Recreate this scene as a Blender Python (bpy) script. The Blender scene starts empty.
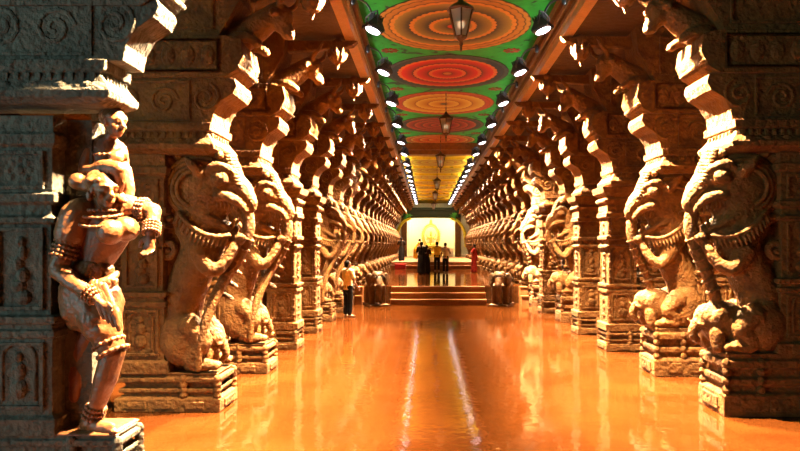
import bpy, bmesh, math, random
from mathutils import Vector, Matrix, noise
random.seed(7)
PI = math.pi
C = bpy.context.scene.collection
F = 620.0                       # focal length in pixels of an 800 px wide frame
EYE = 2.2
CX = 0.54                       # centre line of the aisle
HB = 3.26                       # half distance between the pillar base fronts

# ------------------------------------------------------------------ materials
def nodes(name):
    m = bpy.data.materials.new(name); m.use_nodes = True
    nt = m.node_tree; b = nt.nodes['Principled BSDF']
    return m, nt, b
def ramp(nt, stops, interp='LINEAR'):
    r = nt.nodes.new('ShaderNodeValToRGB'); e = r.color_ramp.elements
    r.color_ramp.interpolation = interp
    while len(e) > 1: e.remove(e[-1])
    e[0].position = stops[0][0]; e[0].color = (*stops[0][1], 1)
    for p, c in stops[1:]:
        x = e.new(p); x.color = (*c, 1)
    return r
def stone(name, c1, c2, rough=.6, bump=.5, scale=1.0, spec=.4):
    m, nt, b = nodes(name); L = nt.links.new
    tc = nt.nodes.new('ShaderNodeTexCoord')
    n = nt.nodes.new('ShaderNodeTexNoise'); n.inputs['Scale'].default_value = 3.2*scale; n.inputs['Detail'].default_value = 7
    n.inputs['Roughness'].default_value = .65
    L(tc.outputs['Object'], n.inputs['Vector'])
    r = ramp(nt, [(.3, c1), (.7, c2)]); L(n.outputs['Fac'], r.inputs['Fac'])
    L(r.outputs['Color'], b.inputs['Base Color'])
    v = nt.nodes.new('ShaderNodeTexVoronoi'); v.inputs['Scale'].default_value = 15*scale
    v.feature = 'SMOOTH_F1'
    n2 = nt.nodes.new('ShaderNodeTexNoise'); n2.inputs['Scale'].default_value = 26*scale; n2.inputs['Detail'].default_value = 5
    L(tc.outputs['Object'], v.inputs['Vector']); L(tc.outputs['Object'], n2.inputs['Vector'])
    a = nt.nodes.new('ShaderNodeMath'); a.operation = 'ADD'
    L(v.outputs['Distance'], a.inputs[0]); L(n2.outputs['Fac'], a.inputs[1])
    bp = nt.nodes.new('ShaderNodeBump'); bp.inputs['Strength'].default_value = bump; bp.inputs['Distance'].default_value = .03
    L(a.outputs[0], bp.inputs['Height']); L(bp.outputs['Normal'], b.inputs['Normal'])
    b.inputs['Roughness'].default_value = rough
    b.inputs['Specular IOR Level'].default_value = spec*.6
    return m
def plain(name, c, rough=.5, metal=0., bump=0., spec=.5):
    m, nt, b = nodes(name); L = nt.links.new
    tc = nt.nodes.new('ShaderNodeTexCoord')
    n = nt.nodes.new('ShaderNodeTexNoise'); n.inputs['Scale'].default_value = 14; n.inputs['Detail'].default_value = 4
    L(tc.outputs['Object'], n.inputs['Vector'])
    r = ramp(nt, [(.3, tuple(x*.82 for x in c)), (.7, tuple(min(1, x*1.12) for x in c))])
    L(n.outputs['Fac'], r.inputs['Fac']); L(r.outputs['Color'], b.inputs['Base Color'])
    if bump:
        bp = nt.nodes.new('ShaderNodeBump'); bp.inputs['Strength'].default_value = bump; bp.inputs['Distance'].default_value = .02
        L(n.outputs['Fac'], bp.inputs['Height']); L(bp.outputs['Normal'], b.inputs['Normal'])
    b.inputs['Roughness'].default_value = rough; b.inputs['Metallic'].default_value = metal
    b.inputs['Specular IOR Level'].default_value = spec
    return m
def emit(name, c, s):
    m, nt, b = nodes(name)
    b.inputs['Base Color'].default_value = (*c, 1)
    b.inputs['Emission Color'].default_value = (*c, 1); b.inputs['Emission Strength'].default_value = s
    return m

STONE = stone('carved_stone', (.072, .026, .004), (.155, .063, .011), .8, .9)
STONE_L = stone('carved_stone_fine', (.085, .031, .005), (.18, .074, .014), .72, .7, 1.4)
GRANITE = stone('grey_granite', (.045, .036, .025), (.10, .08, .056), .8, .9)
STATUE = stone('dark_polished_stone', (.085, .028, .009), (.19, .066, .02), .4, .3, 1.6, .5)
ELEST = stone('dark_worn_granite', (.06, .026, .008), (.13, .06, .02), .6, .5, 1.2)
STEPST = stone('step_stone', (.12, .04, .01), (.19, .07, .018), .35, .25, .8)
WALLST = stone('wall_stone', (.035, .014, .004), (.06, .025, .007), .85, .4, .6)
WOOD = stone('brown_cornice', (.11, .036, .006), (.19, .072, .011), .5, .2, 2)
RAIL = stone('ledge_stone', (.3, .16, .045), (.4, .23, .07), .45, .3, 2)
CREAM = plain('cream_plaster', (.82, .74, .52), .7)
GOLD = plain('gold_metal', (.9, .62, .12), .32, .55, .3)
BLACKM = plain('black_metal', (.012, .012, .014), .5)
SKIN = plain('brown_skin', (.22, .10, .05), .5)
HAIR = plain('black_hair', (.004, .003, .003), .9, 0, 0, .1)
BRONZE = plain('dark_bronze', (.09, .04, .018), .45, .5)
LENS = emit('lamp_lens', (.93, .86, 1.0), 6)
BULB = emit('lantern_bulb', (1, .8, .5), 3)
GREENL = plain('green_leaf', (.08, .42, .05), .5)
YELLOWF = plain('yellow_flowers', (.85, .6, .03), .7, 0, .8)
def cloth(n, c): return plain(n, c, .85, 0, .25, .2)
GLASS, _nt, _b = nodes('frosted_pane')
_b.inputs['Base Color'].default_value = (.5, .46, .42, 1); _b.inputs['Roughness'].default_value = .5
_b.inputs['Transmission Weight'].default_value = .35

def floor_mat():
    m, nt, b = nodes('polished_floor'); L = nt.links.new
    tc = nt.nodes.new('ShaderNodeTexCoord')
    br = nt.nodes.new('ShaderNodeTexBrick'); br.offset = 0; br.inputs['Scale'].default_value = 1
    br.inputs['Brick Width'].default_value = .9; br.inputs['Row Height'].default_value = .9
    br.inputs['Mortar Size'].default_value = .006; br.inputs['Mortar Smooth'].default_value = .4
    br.inputs['Color1'].default_value = (.055, .0152, .003, 1); br.inputs['Color2'].default_value = (.045, .012, .0024, 1)
    br.inputs['Mortar'].default_value = (.03, .008, .0013, 1)
    L(tc.outputs['Object'], br.inputs['Vector'])
    n = nt.nodes.new('ShaderNodeTexNoise'); n.inputs['Scale'].default_value = 1.3; n.inputs['Detail'].default_value = 6
    L(tc.outputs['Object'], n.inputs['Vector'])
    r = ramp(nt, [(.3, (.8, .74, .66)), (.7, (1.1, 1.1, 1.1))]); L(n.outputs['Fac'], r.inputs['Fac'])
    mx = nt.nodes.new('ShaderNodeMix'); mx.data_type = 'RGBA'; mx.blend_type = 'MULTIPLY'; mx.inputs[0].default_value = 1
    L(br.outputs['Color'], mx.inputs[6]); L(r.outputs['Color'], mx.inputs[7])
    L(mx.outputs[2], b.inputs['Base Color'])
    n2 = nt.nodes.new('ShaderNodeTexNoise'); n2.inputs['Scale'].default_value = 2.2; n2.inputs['Detail'].default_value = 5
    L(tc.outputs['Object'], n2.inputs['Vector'])
    r2 = ramp(nt, [(.3, (.035,)*3), (.75, (.11,)*3)]); L(n2.outputs['Fac'], r2.inputs['Fac'])
    L(r2.outputs['Color'], b.inputs['Roughness'])
    n3 = nt.nodes.new('ShaderNodeTexNoise'); n3.inputs['Scale'].default_value = 5; n3.inputs['Detail'].default_value = 2
    L(tc.outputs['Object'], n3.inputs['Vector'])
    bp = nt.nodes.new('ShaderNodeBump'); bp.inputs['Strength'].default_value = .13; bp.inputs['Distance'].default_value = .02
    L(n3.outputs['Fac'], bp.inputs['Height']); L(bp.outputs['Normal'], b.inputs['Normal'])
    b.inputs['Specular IOR Level'].default_value = .9
    return m
FLOOR = floor_mat()

def ceiling_mat(name, c1, c2, dark):
    m, nt, b = nodes(name); L = nt.links.new
    tc = nt.nodes.new('ShaderNodeTexCoord')
    n = nt.nodes.new('ShaderNodeTexNoise'); n.inputs['Scale'].default_value = 1.9; n.inputs['Detail'].default_value = 3
    n.inputs['Distortion'].default_value = 1.5
    L(tc.outputs['Object'], n.inputs['Vector'])
    r = ramp(nt, [(.0, dark), (.36, dark), (.40, c1), (.7, c2)]); L(n.outputs['Fac'], r.inputs['Fac'])
    L(r.outputs['Color'], b.inputs['Base Color']); b.inputs['Roughness'].default_value = .6; b.inputs['Specular IOR Level'].default_value = .12
    return m
GREEN = ceiling_mat('green_painted_ceiling', (.006, .15, .012), (.012, .21, .018), (.006, .015, .006))
GOLDC = ceiling_mat('golden_painted_ceiling', (.60, .36, .012), (.74, .5, .02), (.3, .25, .015))

def medallion_mat(name, stops, petals=34, amp=.018):
    m, nt, b = nodes(name); L = nt.links.new
    tc = nt.nodes.new('ShaderNodeTexCoord'); sp = nt.nodes.new('ShaderNodeSeparateXYZ')
    L(tc.outputs['Object'], sp.inputs[0])
    def M(op, a, c=None, d=None):
        x = nt.nodes.new('ShaderNodeMath'); x.operation = op
        for k, v in enumerate((a, c, d)):
            if v is None: continue
            if isinstance(v, (int, float)): x.inputs[k].default_value = v
            else: L(v, x.inputs[k])
        return x.outputs[0]
    r2 = M('ADD', M('MULTIPLY', sp.outputs[0], sp.outputs[0]), M('MULTIPLY', sp.outputs[1], sp.outputs[1]))
    r = M('DIVIDE', M('SQRT', r2), 1.56)
    ang = M('ARCTAN2', sp.outputs[1], sp.outputs[0])
    s = M('ABSOLUTE', M('SINE', M('MULTIPLY', ang, petals/2)))
    rr = M('ADD', r, M('MULTIPLY', M('SUBTRACT', 1.0, s), amp))
    rm = ramp(nt, stops); L(rr, rm.inputs['Fac'])
    # fine radial lines of the petals
    ln = M('ADD', M('MULTIPLY', M('POWER', s, .25), .55), .45)
    mx = nt.nodes.new('ShaderNodeMix'); mx.data_type = 'RGBA'; mx.blend_type = 'MULTIPLY'; mx.inputs[0].default_value = .55
    L(rm.outputs['Color'], mx.inputs[6]); L(ln, mx.inputs[7])
    dk = nt.nodes.new('ShaderNodeMix'); dk.data_type = 'RGBA'; dk.blend_type = 'MULTIPLY'; dk.inputs[0].default_value = 1; dk.inputs[7].default_value = (.5, .58, .5, 1)
    L(mx.outputs[2], dk.inputs[6]); L(dk.outputs[2], b.inputs['Base Color']); b.inputs['Roughness'].default_value = .6; b.inputs['Specular IOR Level'].default_value = .12
    return m
def rings(center, lo, hi, edge, line, outer1, outer2, n=4, start=.08, end=.84):
    st = [(0, center), (start-.012, center), (start, line)]
    w = (end-start)/n
    for i in range(n):
        a = start+i*w
        st += [(a+.012, lo), (a+w*.66, hi), (a+w*.72, edge), (a+w*.9, edge), (a+w*.93, line)]
    st += [(end+.012, outer1), (.915, outer1), (.925, line), (.945, outer2), (.985, outer2), (1.0, line)]
    return sorted(st, key=lambda t: t[0])
def M_(name, *a, **k): return medallion_mat(name, rings(*a, **k))
DK = (.03, .012, .006)
MEDS = [
    M_('gold_medallion', (.7, .02, .005), (.05, .025, .004), (.36, .2, .035), (.8, .25, .03), DK, (.55, .18, .02), (.6, .22, .03), n=3),
    M_('red_medallion', (.6, .22, .03), (.3, .005, .003), (.8, .012, .004), (.82, .17, .03), DK, (.02, .025, .03), (.06, .055, .05), n=3),
    M_('orange_medallion', (.08, .09, .05), (.6, .2, .01), (.85, .42, .04), (.9, .5, .07), (.3, .04, .01), (.55, .04, .01), (.62, .08, .015), n=3),
    M_('crimson_medallion', (.5, .18, .02), (.16, .006, .003), (.4, .01, .005), (.45, .08, .015), DK, (.02, .02, .02), (.12, .05, .02), n=4),
    M_('vermilion_medallion', (.8, .3, .05), (.6, .05, .01), (.85, .16, .02), (.85, .42, .08), DK, (.6, .1, .02), (.8, .35, .06), n=3),
]
GMED = M_('golden_orange_medallion', (.75, .2, .02), (.65, .22, .01), (.78, .42, .015), (.82, .55, .03), (.3, .13, .01), (.72, .34, .02), (.78, .48, .03), n=3)

# ------------------------------------------------------------------ mesh helpers
def box(bm, x0, x1, y0, y1, z0, z1):
    v = [bm.verts.new(p) for p in ((x0,y0,z0),(x1,y0,z0),(x1,y1,z0),(x0,y1,z0),(x0,y0,z1),(x1,y0,z1),(x1,y1,z1),(x0,y1,z1))]
    for f in ((0,3,2,1),(4,5,6,7),(0,1,5,4),(1,2,6,5),(2,3,7,6),(3,0,4,7)): bm.faces.new([v[i] for i in f])
def loft(bm, ringlist):
    """ringlist: (z, x0, x1, y0, y1)"""
    prev = None
    for z, x0, x1, y0, y1 in ringlist:
        r = [bm.verts.new(p) for p in ((x0,y0,z),(x1,y0,z),(x1,y1,z),(x0,y1,z))]
        if prev:
            for i in range(4): bm.faces.new((prev[i], prev[(i+1)%4], r[(i+1)%4], r[i]))
        else: bm.faces.new(r[::-1])
        prev = r
    bm.faces.new(prev)
def prism(bm, prof, y0, y1):
    a = [bm.verts.new((x, y0, z)) for x, z in prof]; b = [bm.verts.new((x, y1, z)) for x, z in prof]
    n = len(prof)
    bm.faces.new(a); bm.faces.new(b[::-1])
    for i in range(n): bm.faces.new((a[(i+1)%n], a[i], b[i], b[(i+1)%n]))
def smoothpath(pts, rad, sub):
    if sub <= 1 or len(pts) < 3: return [Vector(p) for p in pts], list(rad)
    P = [Vector(p) for p in pts]; out = []; ro = []
    for i in range(len(P)-1):
        p0 = P[max(i-1,0)]; p1 = P[i]; p2 = P[i+1]; p3 = P[min(i+2,len(P)-1)]
        for k in range(sub):
            t = k/sub
            out.append(.5*((2*p1)+(p2-p0)*t+(2*p0-5*p1+4*p2-p3)*t*t+(3*p1-p0-3*p2+p3)*t**3))
            a, b = rad[i], rad[i+1]
            ro.append(tuple(a[j]*(1-t)+b[j]*t for j in (0,1)) if isinstance(a, tuple) else a*(1-t)+b*t)
    out.append(P[-1]); ro.append(rad[-1])
    return out, ro
def tube(bm, pts, rad, seg=10, sub=4, cap=True, closed=False):
    if not isinstance(rad, (list, tuple)): rad = [rad]*len(pts)
    elif len(rad) == 2 and len(pts) != 2: rad = [rad[0]+(rad[1]-rad[0])*i/(len(pts)-1) for i in range(len(pts))]
    P, R = smoothpath(pts, list(rad), sub)
    if cap and not closed:   # rounded ends
        def rm(r, k): return tuple(x*k for x in r) if isinstance(r, tuple) else r*k
        def mx(r): return max(r) if isinstance(r, tuple) else r
        d0 = (P[0]-P[1]).normalized(); d1 = (P[-1]-P[-2]).normalized()
        r0, r1 = R[0], R[-1]
        P = [P[0]+d0*mx(r0)*.8, P[0]+d0*mx(r0)*.5]+P+[P[-1]+d1*mx(r1)*.5, P[-1]+d1*mx(r1)*.8]
        R = [rm(r0,.35), rm(r0,.8)]+R+[rm(r1,.8), rm(r1,.35)]
    rings_ = []; n = len(P)
    pn = None
    for i in range(n):
        t = (P[min(i+1,n-1)]-P[max(i-1,0)])
        if closed: t = P[(i+1)%n]-P[i-1]
        t = t.normalized() if t.length > 1e-9 else Vector((0,0,1))
        ref = Vector((1,0,0)) if pn is None else pn
        if pn is None and abs(t.x) > .8: ref = Vector((0,1,0))
        a = ref-t*ref.dot(t)
        if a.length < 1e-5: a = Vector((0,1,0))-t*t.y
        a.normalize(); b = t.cross(a); pn = a
        ra, rb = R[i] if isinstance(R[i], tuple) else (R[i], R[i])
        rings_.append([bm.verts.new(P[i]+a*(ra*math.cos(2*PI*k/seg))+b*(rb*math.sin(2*PI*k/seg))) for k in range(seg)])
    m = n if closed else n-1
    for i in range(m):
        A, B = rings_[i], rings_[(i+1)%n]
        for k in range(seg): bm.faces.new((A[k], A[(k+1)%seg], B[(k+1)%seg], B[k]))
    if not closed:
        bm.faces.new(rings_[0][::-1]); bm.faces.new(rings_[-1])
def ball(bm, c, r, rot=None, u=14, v=9):
    if not isinstance(r, (tuple, list)): r = (r, r, r)
    mt = Matrix.Translation(c)
    if rot is not None: mt = mt @ rot
    mt = mt @ Matrix.Diagonal((*r, 1))
    bmesh.ops.create_uvsphere(bm, u_segments=u, v_segments=v, radius=1, matrix=mt)
def lathe(bm, prof, c=(0,0,0), seg=20):
    prev = None
    for r, z in prof:
        ring = [bm.verts.new((c[0]+r*math.cos(2*PI*k/seg), c[1]+r*math.sin(2*PI*k/seg), c[2]+z)) for k in range(seg)]
        if prev:
            for k in range(seg): bm.faces.new((prev[k], prev[(k+1)%seg], ring[(k+1)%seg], ring[k]))
        else: bm.faces.new(ring[::-1])
        prev = ring
    bm.faces.new(prev)
def spiral(c, r0, r1, a0, turns, y, n=18):
    out = []
    for i in range(n+1):
        t = i/n; a = a0+turns*2*PI*t; r = r0+(r1-r0)*t
        out.append((c[0]+r*math.cos(a), y, c[1]+r*math.sin(a)))
    return out
def finish(bm, smooth):
    bmesh.ops.recalc_face_normals(bm, faces=bm.faces)
    for f in bm.faces: f.smooth = smooth
def obj(name, bm, mat, parent=None, smooth=False, bevel=0.0, kind=None):
    finish(bm, smooth)
    me = bpy.data.meshes.new(name); bm.to_mesh(me); bm.free()
    me.materials.append(mat)
    o = bpy.data.objects.new(name, me); C.objects.link(o)
    if bevel:
        md = o.modifiers.new('b', 'BEVEL'); md.width = bevel; md.segments = 2; md.limit_method = 'ANGLE'; md.angle_limit = .6
    if parent: o.parent = parent
    if kind: o['kind'] = kind
    return o
def organic(name, bm, mat, parent=None, voxel=.025, smooth=3, rough=.0, nscale=6):
    finish(bm, True)
    me = bpy.data.meshes.new('tmp'); bm.to_mesh(me); bm.free()
    t = bpy.data.objects.new('tmp', me); C.objects.link(t)
    r = t.modifiers.new('r', 'REMESH'); r.mode = 'VOXEL'; r.voxel_size = voxel; r.use_smooth_shade = True
    if smooth:
        s = t.modifiers.new('s', 'SMOOTH'); s.iterations = smooth; s.factor = .5
    dg = bpy.context.evaluated_depsgraph_get()
    nm = bpy.data.meshes.new_from_object(t.evaluated_get(dg))
    bpy.data.objects.remove(t); bpy.data.meshes.remove(me)
    nm.name = name; nm.materials.clear(); nm.materials.append(mat)
    if rough:
        nr = [v.normal.copy() for v in nm.vertices]
        for v, k in zip(nm.vertices, nr):
            v.co += k*(noise.noise(v.co*nscale)*rough + noise.noise(v.co*nscale*2.7)*rough*.5)
    for p in nm.polygons: p.use_smooth = True
    o = bpy.data.objects.new(name, nm); C.objects.link(o)
    if parent: o.parent = parent
    return o
def thing(name, label, cat, loc=(0,0,0), rz=0, group=None):
    o = bpy.data.objects.new(name, None); C.objects.link(o); o.empty_display_size = .2
    o.location = loc; o.rotation_euler = (0,0,rz)
    return tag(o, label, cat, group)
def tag(o, label, cat, group=None, kind='thing'):
    o['label'] = label; o['category'] = cat; o['kind'] = kind
    if group: o['group'] = group
    return o
def copy_tree(o, parent=None):
    c = o.copy(); C.objects.link(c)
    if parent: c.parent = parent
    for ch in list(o.children): copy_tree(ch, c)
    return c
B = bmesh.new

# ------------------------------------------------------------------ the hall itself
bm = B(); box(bm, -10.5, 11.5, -6.5, 64, -.3, 0); obj('floor', bm, FLOOR, kind='structure')
CZ = 6.6
XB = 27.0                                   # the cross beam
bm = B(); box(bm, CX-2.2, CX+2.2, -6.5, XB+.36, CZ, CZ+.3); ceil = obj('ceiling', bm, GREEN, kind='structure')
bm = B(); box(bm, CX-2.2, CX+2.2, XB+.36, 64, CZ-.12, CZ+.3); obj('ceiling', bm, GOLDC, kind='structure')
for s in (-1, 1):
    side = 'left' if s < 0 else 'right'
    def bx(a, b_, y0, y1, z0, z1, bm):
        x0, x1 = CX+s*a, CX+s*b_
        box(bm, min(x0,x1), max(x0,x1), y0, y1, z0, z1)
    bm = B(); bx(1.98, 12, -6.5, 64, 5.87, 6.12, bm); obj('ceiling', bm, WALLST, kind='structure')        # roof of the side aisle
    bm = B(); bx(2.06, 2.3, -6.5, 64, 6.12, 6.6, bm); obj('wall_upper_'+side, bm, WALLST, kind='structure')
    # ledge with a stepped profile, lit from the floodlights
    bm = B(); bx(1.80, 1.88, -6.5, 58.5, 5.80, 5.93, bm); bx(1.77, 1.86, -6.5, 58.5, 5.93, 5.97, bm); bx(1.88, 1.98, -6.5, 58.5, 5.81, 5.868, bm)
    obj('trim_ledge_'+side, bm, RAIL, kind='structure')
    bm = B(); bx(1.8, 2.06, -6.5, 58.5, 6.46, 6.6, bm); bx(1.88, 2.06, -6.5, 58.5, 6.36, 6.46, bm); bx(1.96, 2.06, -6.5, 58.5, 6.28, 6.36, bm)
    obj('trim_cornice_'+side, bm, WOOD, kind='structure')
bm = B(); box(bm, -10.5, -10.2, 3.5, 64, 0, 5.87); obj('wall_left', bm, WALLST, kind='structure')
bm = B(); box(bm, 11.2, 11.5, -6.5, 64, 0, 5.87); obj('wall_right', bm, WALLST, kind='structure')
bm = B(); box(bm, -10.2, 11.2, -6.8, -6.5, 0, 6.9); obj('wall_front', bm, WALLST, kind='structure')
# corner lotus flowers painted on the green ceiling
for k in range(6):
    yy = 10.7+3.45*k
    for s in (-1, 1):
        for dy in (-.13,):
            bm = B()
            for j in range(9):
                a = j*2*PI/9
                c = (CX+s*1.38+.13*math.cos(a), yy+dy+.11*math.sin(a), CZ-.004)
                ball(bm, c, (.085, .05, .012), Matrix.Rotation(a, 4, 'Z'), 8, 5)
            obj('lotus_motif', bm, MEDS[2], ceil, True)
bm = B(); loft(bm, [(6.12, CX-1.8, CX+1.8, XB-.22, XB+.22), (6.3, CX-1.8, CX+1.8, XB-.26, XB+.26), (6.3, CX-1.8, CX+1.8, XB-.34, XB+.34), (6.595, CX-1.8, CX+1.8, XB-.34, XB+.34)])
tag(obj('cross_beam', bm, WOOD, bevel=.015), 'dark brown beam crossing the ceiling where green paint turns gold', 'beam')
for k in range(9):
    yy = 30.3+3.45*k
    if yy > 58: break
    bm = B(); box(bm, CX-1.3, CX+1.3, yy-.1, yy+.1, 6.38, 6.48)
    tag(obj('ceiling_rib', bm, GOLDC), 'thin golden rib across the golden far ceiling', 'rib', 'ribs across the golden ceiling')

def disc(bm, r, t, seg=64):
    lathe(bm, [(r, 0), (r, t)], seg=seg)
med_lab = ['gold and tan lotus medallion painted on green ceiling, nearest the camera',
           'bright red medallion with dark rim on green ceiling, second from the camera',
           'light orange medallion with red rim on green ceiling, third from the camera',
           'dark crimson medallion on green ceiling, fourth from the camera',
           'orange red medallion on green ceiling just before the cross beam']
for k in range(5):
    bm = B(); disc(bm, 1.56, .012)
    o = obj('ceiling_medallion', bm, MEDS[k]); o.location = (CX-.02, 12.45+3.42*k-(.25 if k == 4 else 0), CZ-.012)
    if k == 4: o.scale = (.95, .8, 1)
    tag(o, med_lab[k], 'ceiling painting', 'painted medallions on the ceiling')
for k in range(9):
    yy = 28.6+3.45*k
    if yy > 57: break
    bm = B(); disc(bm, 1.52, .012)
    o = obj('ceiling_medallion', bm, GMED); o.location = (CX, yy, CZ-.132); o.scale = (1, .95, 1)
    tag(o, 'golden orange medallion painted on the golden ceiling beyond the cross beam', 'ceiling painting', 'golden medallions beyond the cross beam')

# ------------------------------------------------------------------ the carved pillars (local x points into the aisle, 0 = front of base)
def rows(zb):
    k = zb/.8
    pr = [(0,0),(.27,0),(.29,.025),(.3,.07),(.36,.09),(.4,.04),(.47,.04),(.5,.1),(.59,.1),(.62,.02),(.71,.02),(.73,.07),(.8,.05)]
    return [(z*k, i) for z, i in pr]
def make_base(root, zb, x0=-1.4, dy=.38):
    bm = B(); loft(bm, [(z, x0+i, -i, -dy+i, dy-i) for z, i in rows(zb)])
    # corner posts with beads on the aisle side, and little panels on the faces
    for sx, sy in ((-.05, dy-.05), (-.05, -dy+.05), (-.5, dy-.05), (-.5, -dy+.05)):
        for q in range(4): ball(bm, (sx, sy, zb*(.42+.145*q)), (.055, .055, .06), None, 8, 6)
    for sy in (-1, 1):
        for x in (-1.1, -.72, -.34):
            box(bm, x-.13, x+.13, sy*dy-.015, sy*dy+.015, zb*.08, zb*.28)
    box(bm, -.005, .02, -.22, .22, zb*.08, zb*.28)
    obj('base', bm, STONE, root, bevel=.012)
def frame(bm, x0, x1, z0, z1, ys, t=.035, d=.03):
    for s in (-1, 1):
        y0, y1 = sorted((s*(ys-.01), s*(ys+d)))
        box(bm, x0, x1, y0, y1, z0, z0+t); box(bm, x0, x1, y0, y1, z1-t, z1)
        box(bm, x0, x0+t, y0, y1, z0+t, z1-t); box(bm, x1-t, x1, y0, y1, z0+t, z1-t)
def shaft_rings(z0, z1, x0, x1, dy):
    H = z1-z0
    pr = [(0,-.05),(.05,-.05),(.06,0),(.30,0),(.305,-.03),(.325,-.03),(.33,0),(.345,0),(.35,-.04),(.37,-.04),(.375,.03),(.66,.03),(.665,-.03),(.68,-.03),(.69,.02),(.72,.02),(.73,-.04),(.755,-.04),(.76,0),(.9,0),(.91,-.05),(.94,-.05),(.95,-.02),(1,-.02)]
    return [(z0+H*t, x0+i, x1-i, -dy+i, dy-i) for t, i in pr]
def panel_reliefs(bm, x0, x1, z0, z1, ys):
    """carved niche, lotus and knot reliefs on both faces"""
    xc = (x0+x1)/2; H = z1-z0; w = (x1-x0)/2
    frame(bm, x0+.07, x1-.07, z0+H*.08, z0+H*.29, ys)
    frame(bm, x0+.09, x1-.09, z0+H*.39, z0+H*.65, ys-.03)
    frame(bm, x0+.07, x1-.07, z0+H*.77, z0+H*.89, ys)
    for s in (-1, 1):
        y = s*ys
        a = [(xc+w*.5*math.cos(t), y, z0+H*.24+w*.45*math.sin(t)) for t in [PI*i/8 for i in range(9)]]
        tube(bm, [(a[0][0], y, z0+H*.11)]+a+[(a[-1][0], y, z0+H*.11)], .022, 6, 1)
        ball(bm, (xc, y, z0+H*.2), (.07, .045, .09), None, 10, 7); ball(bm, (xc, y, z0+H*.145), (.085, .05, .1), None, 10, 7)
        ball(bm, (xc, y, z0+H*.243), (.045, .04, .05), None, 8, 6)
        for q in range(8):
            an = q*PI/4
            ball(bm, (xc+.1*math.cos(an), y-s*.02, z0+H*.83+.1*math.sin(an)), (.05, .03, .05), None, 8, 5)
        ball(bm, (xc, y-s*.02, z0+H*.83), (.06, .04, .06), None, 8, 5)
        for q in range(5):   # standing figure in the tall panel
            ball(bm, (xc+.02*(-1)**q, y-s*.03, z0+H*(.43+.035*q)), (.09-.012*q, .05, .075), None, 8, 6)
        ball(bm, (xc, y-s*.03, z0+H*.605), (.05, .05, .055), None, 8, 6)
def make_shaft(root, z0, z1, front=False):
    bm = B(); loft(bm, shaft_rings(z0, z1, -1.38, -.76, .32)); panel_reliefs(bm, -1.38, -.76, z0, z1, .32)
    if not front: box(bm, -.8, -.5, -.12, .12, z0, z1)
    obj('shaft', bm, STONE, root, bevel=.008)
    if front:
        bm = B(); loft(bm, shaft_rings(z0, z1-.38, -.66, -.05, .3)); frame(bm, -.56, -.15, z0+.9, z1-1.2, .27, .03, .03)
        loft(bm, [(z1-.4, -.64, -.07, -.28, .28), (z1-.3, -.7, .02, -.36, .36), (z1-.26, -.72, .03, -.37, .37), (z1-.2, -.66, -.03, -.31, .31), (z1-.12, -.72, .06, -.4, .4), (z1, -.76, .1, -.43, .43)])
        for s in (-1, 1):      # slender pilaster strips at the corners
            for x in (-.62, -.09):
                tube(bm, [(x, s*.29, z0+.15), (x, s*.29, z1-.5)], .03, 8, 1)
                for q in range(14): ball(bm, (x, s*.3, z0+.3+q*.16), .036, None, 8, 5)
        for q in range(14): ball(bm, (-.05, .0, z0+.3+q*.16), (.03, .1, .05), None, 8, 5)
        panel_reliefs(bm, -.66, -.05, z0, z1-.3, .3)
        obj('front_shaft', bm, STONE, root, bevel=.008)
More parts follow.
